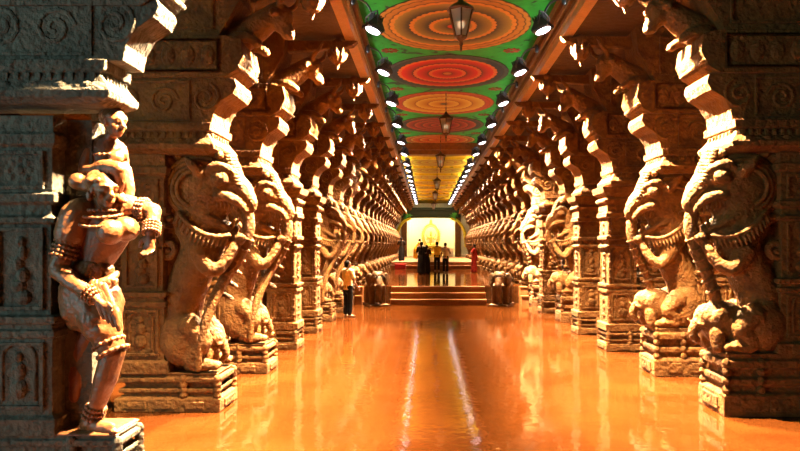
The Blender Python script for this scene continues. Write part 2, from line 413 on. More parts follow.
def make_capital(root):
    bm = B()
    loft(bm, [(3.4, -1.46, -.02, -.38, .38), (3.45, -1.6, .1, -.5, .5), (3.51, -1.61, .12, -.51, .51), (3.6, -1.53, .05, -.44, .44), (3.68, -1.5, 0, -.41, .41), (3.7, -1.54, .05, -.45, .45), (3.8, -1.54, .06, -.45, .45)])
    for s in (-1, 1):
        for q in range(15): x = -1.48+q*.1; box(bm, x, x+.05, s*.43-.02, s*.43+.02, 3.6, 3.68)
        for q in range(6): ball(bm, (-1.35+q*.25, s*.46, 3.55), (.07, .03, .05), None, 8, 6)
    for q in range(7): y = -.33+q*.1; box(bm, .0, .05, y, y+.05, 3.6, 3.68)
    o = obj('capital', bm, STONE, root, bevel=.01); o.location.x = -.16
    bm = B()
    prism(bm, [(-1.5,3.8),(.08,3.8),(.11,3.95),(.2,4.1),(.36,4.2),(.41,4.3),(.38,4.4),(-1.5,4.4)], -.36, .36)
    frame(bm, -1.44, -.2, 3.84, 4.37, .36)
    for s in (-1, 1):      # scrolls carved on the bracket
        tube(bm, spiral((-.0, 4.14), .2, .03, 1.2, -1.6, s*.36), .026, 6, 1)
        tube(bm, spiral((-.55, 4.1), .19, .03, .2, 1.7, s*.36), .026, 6, 1)
        tube(bm, spiral((-1.05, 4.1), .19, .03, 2.2, -1.7, s*.36), .026, 6, 1)
    o = obj('bracket', bm, STONE, root, bevel=.01); o.location.x = -.2
    bm = B()
    prism(bm, [(-1.5,4.4),(.26,4.4),(.42,4.5),(.51,4.68),(.47,4.9),(.3,4.95),(-1.5,4.95)], -.41, .41)
    for s in (-1, 1):
        frame(bm, -1.42, .2, 4.46, 4.9, .41)
        for q in range(6): ball(bm, (-1.25+q*.26, s*.41, 4.68), (.1, .035, .14), None, 8, 6)
    for q in range(3): tube(bm, [(.44+.0*q, -.38, 4.55+.12*q), (.47, .38, 4.55+.12*q)], .03, 6, 1)
    prism(bm, [(-1.5,4.95),(.15,4.95),(.3,5.2),(.45,5.45),(.5,5.86),(-1.5,5.86)], -.33, .33)
    frame(bm, -1.4, .1, 5.05, 5.7, .33)
    prism(bm, [(.45,5.6),(1.4,5.66),(1.62,5.7),(1.7,5.79),(.45,5.79)], -.075, .075)
    o = obj('corbel', bm, STONE, root, bevel=.01); o.location.x = -.2
    bm = B()
    tube(bm, [(.2,0,4.98),(.5,0,5.12),(.78,0,5.32),(.9,0,5.42)], [(.2,.24),(.2,.2),(.17,.16),(.14,.13)], 12, 4)
    ball(bm, (.95,0,5.3), (.15,.14,.2)); ball(bm, (1.02,0,5.13), (.1,.1,.11)); ball(bm, (1.05,0,5.08), (.07,.085,.06))
    for s in (-1, 1):
        ball(bm, (1.03, s*.1, 5.34), (.05,.045,.05), None, 8, 6)
        tube(bm, [(.88, s*.14, 5.36), (.86, s*.24, 5.33), (.87, s*.29, 5.27)], [.05, .045, .02], 8, 3)
        tube(bm, [(.93, s*.08, 5.45), (.98, s*.2, 5.5), (1.08, s*.25, 5.58), (1.13, s*.2, 5.72)], [.05, .045, .035, .018], 8, 4)
        tube(bm, [(.35, s*.18, 4.98), (.55, s*.22, 4.98), (.68, s*.2, 4.9)], [.1,.07,.06], 8, 3)
    o = organic('bull_head', bm, STONE_L, root, .02, 2, .006, 14); o.location.x = -.22
    bm = B()
    ball(bm, (1.24,0,5.52), (.1,.1,.13))
    tube(bm, [(1.24,0,5.45), (1.24,0,5.3)], [.06,.015], 8, 1)
    tube(bm, [(1.24,0,5.6), (1.24,0,5.74)], [.09,.12], 8, 1)
    for q in range(8):
        a = q*PI/4
        tube(bm, [(1.24+.06*math.cos(a), .06*math.sin(a), 5.44), (1.24+.13*math.cos(a), .13*math.sin(a), 5.54), (1.24+.17*math.cos(a), .17*math.sin(a), 5.66)], [.045,.05,.012], 7, 3)
    o = organic('lotus_bud', bm, STONE_L, root, .016, 1); o.location.x = -.1

def make_lion(root, zb, mirror=1):
    def Z(p):
        x, y, z = p
        if z < 2: z = 2-(2-z)*(2-zb)/1.2
        return (x, y, z)
    def T(pts, r, seg=12, sub=4): tube(bm, [Z(p) for p in pts], r, seg, sub)
    bm = B()
    T([(-.6,0,.95),(-.7,0,1.25),(-.62,0,1.6),(-.45,0,1.95),(-.36,0,2.22),(-.4,0,2.5),(-.4,0,2.8)], [(.24,.2),(.29,.29),(.28,.28),(.27,.27),(.3,.29),(.36,.29),(.4,.28)], 18)
    ball(bm, (-.36,0,2.95), (.48,.28,.47), None, 22, 16)
    ball(bm, (-.08,0,3.18), (.2,.22,.22), None, 14, 10)
    # upper muzzle curling over, lower jaw below an open mouth
    T([(-.2,0,3.08),(.0,0,3.08),(.16,0,2.96),(.27,0,2.8),(.27,0,2.66),(.2,0,2.58)], [(.24,.23),(.21,.2),(.17,.15),(.12,.11),(.08,.08),(.05,.05)], 14)
    T([(-.35,0,2.6),(-.15,0,2.43),(.0,0,2.35),(.1,0,2.44)], [(.22,.22),(.17,.16),(.11,.1),(.05,.05)], 12)
    for s in (-1, 1):
        ball(bm, (-.05, s*.235, 3.09), (.12,.09,.1))                  # bulging eyes and brows
        T([(-.24, s*.23, 3.16), (-.1, s*.25, 3.26), (.06, s*.2, 3.22), (.12, s*.13, 3.12)], [.05,.065,.055,.03], 8)
        T([(-.1, s*.2, 2.86), (.06, s*.2, 2.84), (.18, s*.16, 2.76), (.26, s*.1, 2.64)], [.07,.07,.06,.03], 8)   # lips
        T([(-.28, s*.22, 2.6), (-.1, s*.2, 2.5), (.04, s*.13, 2.42)], [.07,.06,.04], 8)
        ball(bm, (.2, s*.09, 2.98), (.075,.065,.065))                 # nostrils
        T([(-.3, s*.24, 3.15), (-.4, s*.32, 3.27), (-.48, s*.31, 3.36)], [.09,.07,.02], 8)  # ears
        ball(bm, Z((-.6, s*.22, 1.15)), (.29,.17,.36))
        T([(-.45, s*.25, 1.3), (-.27, s*.27, 1.12), (-.42, s*.26, .95), (-.36, s*.26, .88)], [.17,.13,.1,.1], 12)
        ball(bm, Z((-.26, s*.25, .88)), (.19,.11,.085))
        for q in (-1, 0, 1): ball(bm, Z((-.1, s*.25+q*.06, .87)), (.07,.038,.055), None, 8, 6)
        T([(-.34, s*.22, 2.12), (-.17, s*.27, 1.9), (.0, s*.22, 1.96), (.13, s*.13, 2.2)], [.15,.105,.078,.066], 12)
        ball(bm, (.17, s*.1, 2.28), (.085,.075,.09))
        for q in (-1, 0, 1): ball(bm, (.23, s*.1+q*.045, 2.29), (.045,.028,.05), None, 8, 6)
    T([(-.68,0,1.1),(-.85,0,1.4),(-.82,0,1.8),(-.74,0,2.02)], [.09,.07,.06,.05], 8)          # tail up the back
    lion = organic('lion', bm, STONE_L, root, .021, 3, .012, 9)
    bm = B()                                                            # mane: curls and concentric ridges around the head
    for s in (-1, 1):
        for rr, th in ((.53,.05), (.46,.045), (.39,.04), (.32,.035), (.25,.03)):
            tube(bm, [(-.36+rr*math.cos(a), s*(.33-.24*rr*rr/.28), 2.95+rr*.95*math.sin(a)) for a in [math.radians(70+9.2*i) for i in range(20)]], th, 7, 1)
        for q in range(17):
            a = math.radians(60+12*q)
            ball(bm, (-.36+.57*math.cos(a), s*.12, 2.95+.53*math.sin(a)), (.07,.14,.07), None, 9, 7)
        tube(bm, spiral((-.76, 2.15), .14, .03, 2.6, 1.4, s*.2), [.05]*19, 7, 1)
    obj('mane', bm, STONE_L, lion, True)
    bm = B()                                                            # scalloped crest along the forehead
    for q in range(10):
        t = q/9
        c = Vector((.16-.17*t, 0, 3.02+.42*t))
        ball(bm, c, (.09, .17-.04*t, .045), Matrix.Rotation(-.35, 4, 'Y'), 10, 6)
        for s in (-1, 1): ball(bm, c+Vector((.0, s*.13, .0)), (.07,.055,.042), None, 8, 6)
    obj('crest', bm, STONE_L, lion, True)
    bm = B()                                                            # teeth and fringe of the collar
    for s in (-1, 1):
        for q in range(6):
            x = -.1+q*.05
            tube(bm, [(x, s*.2-.01*q*s, 2.82-.01*q), (x, s*.19-.01*q*s, 2.71-.02*q)], [.024,.008], 6, 1)
        tube(bm, [(.06, s*.08, 2.45), (.1, s*.09, 2.58)], [.035,.01], 6, 1)
        for q in range(13):
            t = q/12
            p = Vector((.04-.6*t, s*(.2+.17*math.sin(t*PI*.75)), 2.29+.3*t*t-.05*math.sin(t*PI)))
            tube(bm, [p, p+Vector((-.03, s*.025, -.1))], [.03,.014], 6, 1)
        tube(bm, [(.06-.62*t, s*(.2+.165*math.sin(t*PI*.75)), 2.33+.3*t*t-.05*math.sin(t*PI)) for t in [i/8 for i in range(9)]], .036, 7, 1)
    obj('teeth', bm, STONE_L, lion, True)
    bm = B()                                                            # long trunk hanging from the muzzle
    if zb < .7: tube(bm, [(.26,0,2.64),(.26,0,2.4),(.14,-.02,2.05),(-.02,-.1,1.75),(-.16,-.24,1.4),(-.27,-.34,.95),(-.3,-.35,.56)], [.08,.09,.085,.08,.07,.06,.045], 10)
    else: T([(.26,0,2.64),(.26,0,2.4),(.15,0,2.05),(.02,0,1.75),(-.06,0,1.52),(-.08,0,1.4)], [.08,.095,.09,.08,.07,.06], 10)
    for q in range(6): ball(bm, Z((.24-.055*q, 0, 2.3-.14*q)), (.115,.115,.028), Matrix.Rotation(.5,4,'Y'), 10, 5)
    obj('trunk', bm, STONE_L, lion, True)
    bm = B()                                                            # small elephant crouching below the lion
    ball(bm, Z((-.16,0,1.16)), (.3,.25,.3)); ball(bm, Z((.03,0,1.22)), (.19,.19,.2))
    T([(.12,0,1.22),(.22,0,1.08),(.23,0,.98),(.17,0,.92)], [.1,.075,.06,.05], 9); T([(-.05,0,1.35),(-.06,0,1.48)], [.09,.06], 8, 1)
    for s in (-1, 1):
        ball(bm, Z((-.06, s*.2, 1.22)), (.13,.04,.16)); T([(.12, s*.11, 1.14), (.22, s*.12, 1.15), (.27, s*.11, 1.22)], [.035,.03,.01], 7)
        ball(bm, (.13, s*.1, 0)[:2]+(Z((0,0,1.29))[2],), .03, None, 8, 6)
        T([(.0, s*.17, 1.05), (-.02, s*.18, .86)], [.1,.09], 9, 1); T([(-.28, s*.17, 1.05), (-.28, s*.18, .86)], [.11,.09], 9, 1)
    ef = organic('elephant_figure', bm, STONE_L, lion, .02, 2, .006, 14)
    if zb < .7: ef.location = (-.25, 0, .1); ef.scale = (.85, .9, .8)
    return lion

def proto(kind, zb):
    name = {'lion': 'lion_pillar', 'plain': 'square_pillar', 'statue': 'statue_pillar'}[kind]
    r = thing(name, '', 'pillar')
    if kind == 'plain':
        make_base(r, zb); make_shaft(r, zb, 3.4, True)
    else:
        make_base(r, zb); make_shaft(r, zb, 3.4)
        if kind == 'lion': make_lion(r, zb)
    make_capital(r)
    if kind == 'statue':
        for c in r.children:
            if c.name.split('.')[0] in ('base', 'shaft', 'capital', 'bracket', 'corbel'): c.data.materials[0] = GRANITE
            if c.name.startswith(('capital', 'bracket', 'corbel')): c.scale = (1, .58, 1); c.location = (-.28 if c.name.startswith('capital') else -.16, -.16, 0 if c.name.startswith('corbel') else .1)
            if c.name.startswith('base'): c.scale = (.95, .66, 1); c.location = (-.1, -.12, 0)
    return r
P_LL, P_LR = proto('lion', .5), proto('lion', .8)
P_PL = proto('plain', .42)
P_ST = proto('statue', .44)
used = set()
def place(p, x, y, rz, label, group):
    if p.name in used: o = copy_tree(p)
    else: o = p; used.add(p.name)
    o.location = (x, y, 0); o.rotation_euler = (0, 0, rz); o['label'] = label; o['group'] = group
    return o
ORD = ['first', 'second', 'third', 'fourth', 'fifth', 'sixth', 'seventh', 'eighth', 'ninth']
YL, YR, DY = 8.15, 7.93, 2.425
place(P_ST, CX-HB, 5.7+.38, 0, 'stone pillar behind the carved woman statue, at the left edge', 'pillars of the left row')
for k in range(21):
    y = YL+DY*k+.38
    plainp = k in (2, 3)
    kind = 'square carved pillar without a beast' if plainp else 'carved stone pillar with rearing lion beast'
    if k < 8: lab = f'{kind}, {ORD[k]} of the left row after the statue pillar'
    else: lab = 'small distant carved lion pillar in the far left row beyond the steps'
    place(P_PL if plainp else P_LL if k < 6 else P_LR, CX-HB, y, 0, lab, 'pillars of the left row' if k < 8 else 'far pillars of the left row')
    y = YR+DY*k+.38
    plainp = k in (2, 3, 5)
    kind = 'square carved pillar without a beast' if plainp else 'carved stone pillar with rearing lion beast'
    if k < 8: lab = f'{kind}, {ORD[k]} from the camera in the right row'
    else: lab = 'small distant carved lion pillar in the far right row beyond the steps'
    place(P_PL if plainp else P_LR, CX+HB+(-.1 if plainp else 0), y, PI, lab, 'pillars of the right row' if k < 8 else 'far pillars of the right row')
# plain pillars of the side aisles, seen dimly through the gaps
def gallery():
    r = thing('aisle_pillar', '', 'pillar')
    bm = B(); loft(bm, [(z, -.42+i, .42-i, -.42+i, .42-i) for z, i in rows(.6)]); obj('base', bm, STONE, r, bevel=.01)
    bm = B(); loft(bm, shaft_rings(.6, 4.4, -.33, .33, .33)); panel_reliefs(bm, -.33, .33, .6, 4.4, .33); obj('shaft', bm, STONE, r, bevel=.008)
    bm = B(); loft(bm, [(4.4,-.3,.3,-.3,.3),(4.5,-.5,.5,-.5,.5),(4.7,-.5,.5,-.5,.5),(4.8,-.4,.4,-.4,.4),(5.0,-.75,.75,-.4,.4),(5.4,-.95,.95,-.42,.42),(5.86,-1,1,-.42,.42)]); obj('capital', bm, STONE, r, bevel=.01)
    return r
G = gallery()
for k in range(7):
    for x in (-6.6, 7.9):
        if x > 0 and k > 4: continue
        place(G, x, 8.6+DY*k, 0, 'dim plain pillar in the side aisle behind the %s row' % ('left' if x < 0 else 'right'), 'dim pillars of the %s side aisle' % ('left' if x < 0 else 'right'))

# ------------------------------------------------------------------ floodlights along the ceiling edges
def lamp(name, kind, loc, power, color, **k):
    l = bpy.data.lights.new(name, kind); l.energy = power; l.color = color
    for a, v in k.items(): setattr(l, a, v)
    o = bpy.data.objects.new(name, l); C.objects.link(o); o.location = loc
    return o
FLOOD_P = 38000
FLOOD_C = (1, .74, .42)
def make_flood():
    """local +x points outwards to the pillars; origin at the fixing on the cornice"""
    r = thing('floodlight', '', 'floodlight')
    bm = B()
    tube(bm, [(.0,0,0), (-.25,0,-.05), (-.36,0,-.2)], .018, 8, 3); tube(bm, [(.0,.0,.02), (.0,0,-.1)], .04, 8, 1)
    tube(bm, [(-.38,-.2,-.42), (-.36,-.2,-.22), (-.36,0,-.19), (-.36,.2,-.22), (-.38,.2,-.42)], .015, 6, 1)
    obj('bracket', bm, BLACKM, r, True)
    bm = B()
    loft(bm, [(.0,-.19,.19,-.15,.15), (.05,-.2,.2,-.16,.16), (.14,-.14,.14,-.13,.13), (.22,-.09,.09,-.1,.1), (.24,-.05,.05,-.05,.05)])
    for q in range(5): box(bm, -.12+q*.055, -.1+q*.055, -.11, .11, .2, .3)
    h = obj('housing', bm, BLACKM, r, bevel=.01)
    h.scale = (.82, .85, .95); h.location = (-.38,0,-.5); h.rotation_euler = (0, -.3, 0)
    bm = B(); lathe(bm, [(.05,-.035),(.11,-.03),(.155,-.015),(.17,0)], seg=24)
    l = obj('lens', bm, LENS, r, True); l.scale = (.82, .6, 1); l.location = h.location; l.rotation_euler = h.rotation_euler
    s = lamp('flood_beam', 'SPOT', (-.34,0,-.54), FLOOD_P, FLOOD_C, spot_size=math.radians(86), spot_blend=.6, shadow_soft_size=.07)
    s.parent = r; s.rotation_euler = (0, -.53, 0)
    return r
FL = make_flood()
MID = [c for c in FL.children if c.type == 'LIGHT'][0].data.copy(); MID.energy = FLOOD_P*.6
FAR = [c for c in FL.children if c.type == 'LIGHT'][0].data.copy(); FAR.energy = FLOOD_P*.25
fy = [5.6, 8.5, 10.6, 13.25, 16.2, 19.2, 22.5, 25.4]+[28.3+2.43*k for k in range(12)]
for s in (-1, 1):
    side = 'left' if s < 0 else 'right'
    vis = 0
    for y in fy[0 if s < 0 else 1:]:
        o = FL if FL.name not in used else copy_tree(FL)
        used.add(FL.name)
        o.location = (CX+s*1.8, y, 6.44 if y < 26 else 6.4); o.rotation_euler = (0, 0, -.6 if s > 0 else PI+.6)
        if y < 9: lab = f'black floodlight on the {side} cornice above the camera'; g = f'floodlights above the camera on the {side}'
        elif y < 26:
            lab = f'black floodlight with glowing lens, {ORD[vis]} in view along the {side} ceiling edge'; vis += 1; g = f'floodlights along the {side} ceiling edge'
        else: lab = f'small distant floodlight along the {side} edge of the golden ceiling'; g = f'distant floodlights on the {side}'
        o['label'] = lab; o['group'] = g
        if y > 18:
            for c in o.children:
                if c.type == 'LIGHT': c.data = FAR if y > 26 else MID

for s in (-1, 1):          # unseen fill strips, added only to brighten the painted ceiling
    for y0, y1, p in ((-3, XB-.4, 105), (XB+.4, 58, 260)):
        l = lamp('ceiling_fill', 'AREA', (CX+s*2.0, (y0+y1)/2, 6.2), p, (.95, .97, 1), shape='RECTANGLE', size=.06, size_y=y1-y0)
        l.rotation_euler = (0, s*math.radians(115), 0); l.data.spread = math.radians(84)
# ------------------------------------------------------------------ hanging lanterns
def make_lantern():
    r = thing('hanging_lantern', '', 'lantern')
    bm = B()
    def hexr(rr, z): return [(rr*math.cos(PI/3*k+.5), rr*math.sin(PI/3*k+.5), z) for k in range(6)]
    top, bot = hexr(.205, .42), hexr(.1, .0)
    for k in range(6):
        tube(bm, [top[k], bot[k]], .013, 6, 1); tube(bm, [top[k], top[(k+1)%6]], .015, 6, 1); tube(bm, [bot[k], bot[(k+1)%6]], .013, 6, 1)
    obj('frame', bm, BRONZE, r, True)
    bm = B(); t2, b2 = hexr(.195, .42), hexr(.092, .0)
    a = [bm.verts.new(p) for p in t2]; b = [bm.verts.new(p) for p in b2]
    for k in range(6): bm.faces.new((b[k], b[(k+1)%6], a[(k+1)%6], a[k]))
    obj('pane', bm, GLASS, r)
    bm = B(); lathe(bm, [(.225,.42),(.21,.45),(.12,.52),(.05,.56),(.03,.62)], seg=12); obj('cap', bm, BRONZE, r, True)
    bm = B(); lathe(bm, [(.1,.0),(.06,-.04),(.025,-.07),(.035,-.11),(.015,-.15),(.02,-.19),(.005,-.24)], seg=12); obj('finial', bm, BRONZE, r, True)
    bm = B()
    tube(bm, [(0,0,.6), (0,0,.98)], .008, 6, 1)
    for q in range(9): tube(bm, [(.016*math.cos(2*PI*i/8)*(q%2), .016*math.cos(2*PI*i/8)*(1-q%2), .63+q*.04+.025*math.sin(2*PI*i/8)) for i in range(8)], .006, 5, 1, closed=True)
    obj('chain', bm, BRONZE, r, True)
    bm = B(); ball(bm, (0,0,.2), (.035,.035,.06)); obj('bulb', bm, BULB, r, True)
    return r
LA = make_lantern()
lan = [(9.85, 5.5, 'hexagonal glass lantern hanging nearest, in front of the gold medallion'), (17.6, 5.36, 'second hanging lantern, in front of the dark crimson medallion'),
       (24.6, 5.3, 'third hanging lantern, just before the brown cross beam'), (33, 5.2, 'small fourth lantern hanging beneath the golden ceiling'), (41, 5.2, 'tiny fifth lantern hanging beneath the golden ceiling'), (50, 5.1, 'tiny farthest lantern hanging before the shrine beam')]
for i, (y, z, lab) in enumerate(lan):
    o = LA if i == 0 else copy_tree(LA)
    o.location = (CX, y, z)
    ch = [c for c in o.children if c.name.startswith('chain')][0]
    top = (CZ-.013 if y < XB else CZ-.133)-z
    ch.location.z = .6-.6*((top-.6)/.38); ch.scale.z = (top-.6)/.38
    o['label'] = lab; o['group'] = 'lanterns hanging along the centre line'

# ------------------------------------------------------------------ steps, platform, dais
PZ = .64
bm = B(); box(bm, CX-3.1, CX+3.1, 23.6, 60.2, 0, PZ); tag(obj('platform', bm, FLOOR, bevel=.01), 'polished raised stone platform at the top of the steps', 'platform')
t = thing('stone_steps', 'flight of brown stone steps between two stone elephants', 'steps', (CX-.12, 22.55, 0))
for k in range(3):
    bm = B(); loft(bm, [(PZ/3*k, -1.75, 1.75, .35*k, 1.05), (PZ/3*(k+1)-.05, -1.75, 1.75, .35*k, 1.05), (PZ/3*(k+1)-.045, -1.75, 1.75, .35*k-.03, 1.05), (PZ/3*(k+1), -1.75, 1.75, .35*k-.03, 1.05)])
    obj('step', bm, STEPST, t)
for s in (-1, 1):
    t = thing('side_steps', 'short dark stone steps beside the %s stone elephant' % ('left' if s < 0 else 'right'), 'steps', (CX, 22.9, 0))
    x0, x1 = sorted((s*2.95, s*3.22))
    for k in range(2):
        bm = B(); box(bm, x0, x1, .3*k, .7, PZ/2*k, PZ/2*(k+1)-.04); box(bm, x0, x1, .3*k-.03, .7, PZ/2*(k+1)-.04, PZ/2*(k+1)); obj('step', bm, STEPST, t)
def make_elephant():
    r = thing('stone_elephant', '', 'elephant statue')
    bm = B()
    tube(bm, [(0,.75,.78),(0,.45,.82),(0,.15,.8)], [(.2,.25),(.25,.3),(.2,.26)], 16, 4)
    ball(bm, (0,-.08,.98), (.22,.2,.25)); ball(bm, (-.09,-.08,1.14), (.12,.13,.12)); ball(bm, (.09,-.08,1.14), (.12,.13,.12))
    tube(bm, [(0,-.22,.95),(0,-.34,.75),(0,-.36,.5),(0,-.33,.3),(.05,-.3,.16),(.1,-.36,.12)], [.14,.115,.09,.07,.06,.05], 12, 4)
    for s in (-1, 1):
        ball(bm, (s*.3,-.06,.97), (.15,.05,.23), Matrix.Rotation(s*.35, 4, 'Z')); ball(bm, (s*.32,-.07,.83), (.09,.045,.15), Matrix.Rotation(s*.35, 4, 'Z'))
        tube(bm, [(s*.12,-.24,.84),(s*.17,-.38,.74),(s*.18,-.48,.76)], [.045,.035,.012], 8, 3)
        tube(bm, [(s*.19,.1,.7),(s*.2,.06,.35),(s*.2,.05,.07)], [.15,.12,.13], 12, 3)
        tube(bm, [(s*.19,.65,.7),(s*.2,.68,.35),(s*.2,.68,.07)], [.17,.12,.13], 12, 3)
        ball(bm, (s*.15,-.24,1.02), .03, None, 8, 6)
    tube(bm, [(0,.98,.85),(0,1.03,.6),(0,1.02,.35)], [.04,.03,.025], 8, 3)
    organic('body', bm, ELEST, r, .022, 3, .008, 10)
    bm = B(); box(bm, -.36, .36, -.5, .98, -.0, .06); obj('plinth', bm, ELEST, r)
    bm = B(); tube(bm, [(.24*math.cos(a), -.08-.22*math.sin(a)*.9, 1.03+.12*math.sin(a)) for a in [PI*i/10 for i in range(11)]], .025, 7, 1)
    for q in range(9):
        a = PI*(q+.5)/9; ball(bm, (.24*math.cos(a), -.09-.22*math.sin(a)*.92, 1.0+.12*math.sin(a)), .028, None, 7, 5)
    obj('garland', bm, ELEST, r, True)
    return r
E = make_elephant(); E.location = (CX-.12-2.22, 22.5, 0); E.rotation_euler = (0, 0, .3); E['label'] = 'stone elephant guarding the left side of the steps'; E['group'] = 'elephants beside the steps'
E2 = copy_tree(E); E2.location = (CX-.12+2.24, 22.5, 0); E2.rotation_euler = (0, 0, -.3); E2['label'] = 'stone elephant guarding the right side of the steps'
t = thing('dais', 'long brown stone dais before the bright shrine', 'dais', (CX, 40.5, PZ))
bm = B(); box(bm, -2.9, 2.9, 0, 19.6, 0, .22); obj('lower_step', bm, STEPST, t)
bm = B(); box(bm, -2.9, 2.9, .45, 19.6, .22, .44); obj('upper_step', bm, STEPST, t)
DZ = PZ+.44

# ------------------------------------------------------------------ the bright shrine at the far end
EY = 60.6
bm = B(); box(bm, -10.2, 11.2, 63.7, 64, 0, 5.87); box(bm, CX-2.2, CX+2.2, 63.7, 64, 5.87, 6.9); obj('wall_back', bm, CREAM, kind='structure')
t = thing('shrine', 'cream shrine niche glowing at the far end of the hall', 'shrine', (CX-.15, EY, 0))
bm = B(); box(bm, -2.9, -2.35, -.3, .2, 0, 4.85); obj('door_jamb', bm, WOOD, t, bevel=.02)
bm = B(); box(bm, 2.35, 2.9, -.3, .2, 0, 4.85); obj('door_jamb', bm, WOOD, t, bevel=.02)
bm = B(); box(bm, -5.4, -2.9, -.1, .2, 0, 5.84); obj('side_wall', bm, CREAM, t)
bm = B(); box(bm, 2.9, 5.4, -.1, .2, 0, 5.84); obj('side_wall', bm, CREAM, t)
bm = B(); loft(bm, [(4.85,-2.9,2.9,-.35,.2),(5.0,-2.9,2.9,-.4,.2),(5.05,-2.9,2.9,-.3,.2),(5.5,-2.9,2.9,-.3,.2),(5.55,-2.9,2.9,-.45,.2),(5.84,-2.9,2.9,-.45,.2)])
obj('lintel', bm, plain('green_brown_lintel', (.014, .022, .005), .7), t, bevel=.01)
bm = B(); box(bm, -2.35, 2.35, .2, 2.2, 0, 1.0); box(bm, -2.35, 2.35, 2.2, 2.4, 0, 5.2); box(bm, -2.6, -2.35, .2, 2.4, 0, 5.2); box(bm, 2.35, 2.6, .2, 2.4, 0, 5.2); box(bm, -2.6, 2.6, .2, 2.4, 5.2, 5.4)
obj('niche_wall', bm, CREAM, t)
bm = B(); loft(bm, [(0,-1.1,1.1,.7,2.0),(1.25,-1.1,1.1,.7,2.0),(1.3,-1.2,1.2,.6,2.0),(1.45,-1.2,1.2,.6,2.0),(1.5,-1,1,.8,2.0),(1.75,-1,1,.8,2.0)]); obj('altar', bm, GOLD, t, bevel=.02)
idol = thing('golden_idol', 'golden idol under a golden flame arch in the shrine', 'idol', (CX-.15, EY+1.3, 1.75))
bm = B()
arc = [(.85*math.cos(a), 0, 1.35+1.15*math.sin(a)) for a in [math.radians(-50+280*i/28) for i in range(29)]]
tube(bm, arc, .09, 8, 1); tube(bm, [(x*.82, 0, 1.35+(z-1.35)*.84) for x, y, z in arc], .05, 8, 1)
for x, y, z in arc[1:-1]:
    d = Vector((x, 0, z-1.35)).normalized(); p = Vector((x, 0, z))
    tube(bm, [p, p+d*.17], [.07, .015], 6, 1)
ball(bm, (0,0,2.75), (.16,.1,.24))
obj('flame_arch', bm, GOLD, idol, True)
bm = B()
tube(bm, [(0,0,.55),(0,0,.85),(0,0,1.2)], [(.2,.16),(.16,.13),(.22,.15)], 12, 4); ball(bm, (0,0,1.5), (.13,.13,.17)); tube(bm, [(0,0,1.25),(0,0,1.4)], .07, 8, 1)
tube(bm, [(0,0,1.6),(0,0,1.75),(0,0,1.92)], [.13,.11,.03], 10, 2)
for s in (-1, 1):
    tube(bm, [(s*.24,0,1.2),(s*.38,-.02,.98),(s*.5,-.15,1.12)], [.07,.055,.045], 8, 3)
    tube(bm, [(s*.2,.05,1.22),(s*.42,.05,1.3),(s*.48,.05,1.55)], [.06,.05,.04], 8, 3)
    tube(bm, [(s*.12,0,.55),(s*.4,-.2,.5),(s*.1,-.3,.42)], [.13,.11,.08], 10, 3)
lathe(bm, [(.55,0),(.55,.1),(.4,.16),(.5,.34),(.5,.4)], seg=20)
organic('figure', bm, GOLD, idol, .025, 2)
for s in (-1, 1):
    side = 'left' if s < 0 else 'right'
    t = thing('flower_garland', f'yellow flower garland hanging on the {side} side of the shrine', 'garland', (CX-.15+s*2.6, EY-.55, 0), 0, 'garlands beside the shrine')
    bm = B()
    pts, _ = smoothpath([(s*-.55,0,4.75),(s*.05,0,4.45),(s*.55,0,3.7),(s*.75,0,2.7),(s*.8,0,2.1)], [.1]*5, 9)
    for i, p in enumerate(pts): ball(bm, p, (.16,.13,.13), None, 8, 6)
    obj('flowers', bm, YELLOWF, t, True)
    bm = B()
    for q in range(14):
        a = random.uniform(0, 2*PI); l = random.uniform(.35, .6)
        p = Vector((s*-.35, 0, 4.95)); d = Vector((math.cos(a), -.25, math.sin(a)*.8))
        tube(bm, [p, p+d*l*.6+Vector((0,0,.05)), p+d*l], [(.03,.03),(.09,.02),(.01,.01)], 6, 2)
    obj('leaves', bm, GREENL, t, True)
bm = B(); box(bm, -.3, .3, -.25, .25, 0, .75); box(bm, -.33, .33, -.28, .28, .75, .8)
o = obj('offering_box', bm, plain('white_cloth_box', (.85, .8, .7), .8), bevel=.02); o.location = (CX+1.55, 57, DZ); tag(o, 'white offering box on the dais right of the idol', 'box')
bm = B(); box(bm, -.35, .35, -.25, .25, 0, .3); box(bm, -.37, .37, -.27, .27, .3, .35)
o = obj('red_chest', bm, cloth('red_cloth', (.25, .008, .006)), bevel=.02); o.location = (CX-2.25, 40.0, PZ); tag(o, 'low red chest on the platform at the left of the dais', 'chest')
for s in (-1, 1):
    l = lamp('shrine_light', 'SPOT', (CX-.15+s*1.9, EY+.15, 4.6), 600, (1, .8, .42), spot_size=math.radians(140), spot_blend=.5, shadow_soft_size=.1)
    l.rotation_euler = (Vector((-s*.9, 1.6, -1.6))).to_track_quat('-Z', 'Y').to_euler()
    l = lamp('shrine_front_light', 'SPOT', (CX+s*1.7, 54.5, 5.7), 450, (1, .8, .45), spot_size=math.radians(90), spot_blend=.6, shadow_soft_size=.12)
    l.rotation_euler = (Vector((-s*.2, 1, -.55))).to_track_quat('-Z', 'Y').to_euler()
lamp('bay_light', 'SPOT', (CX+1.55, 21.6, 5.7), 60000, (1, .85, .65), spot_size=math.radians(50), spot_blend=.6, shadow_soft_size=.1).rotation_euler = Vector((2.5, .7, -3.6)).to_track_quat('-Z', 'Y').to_euler()

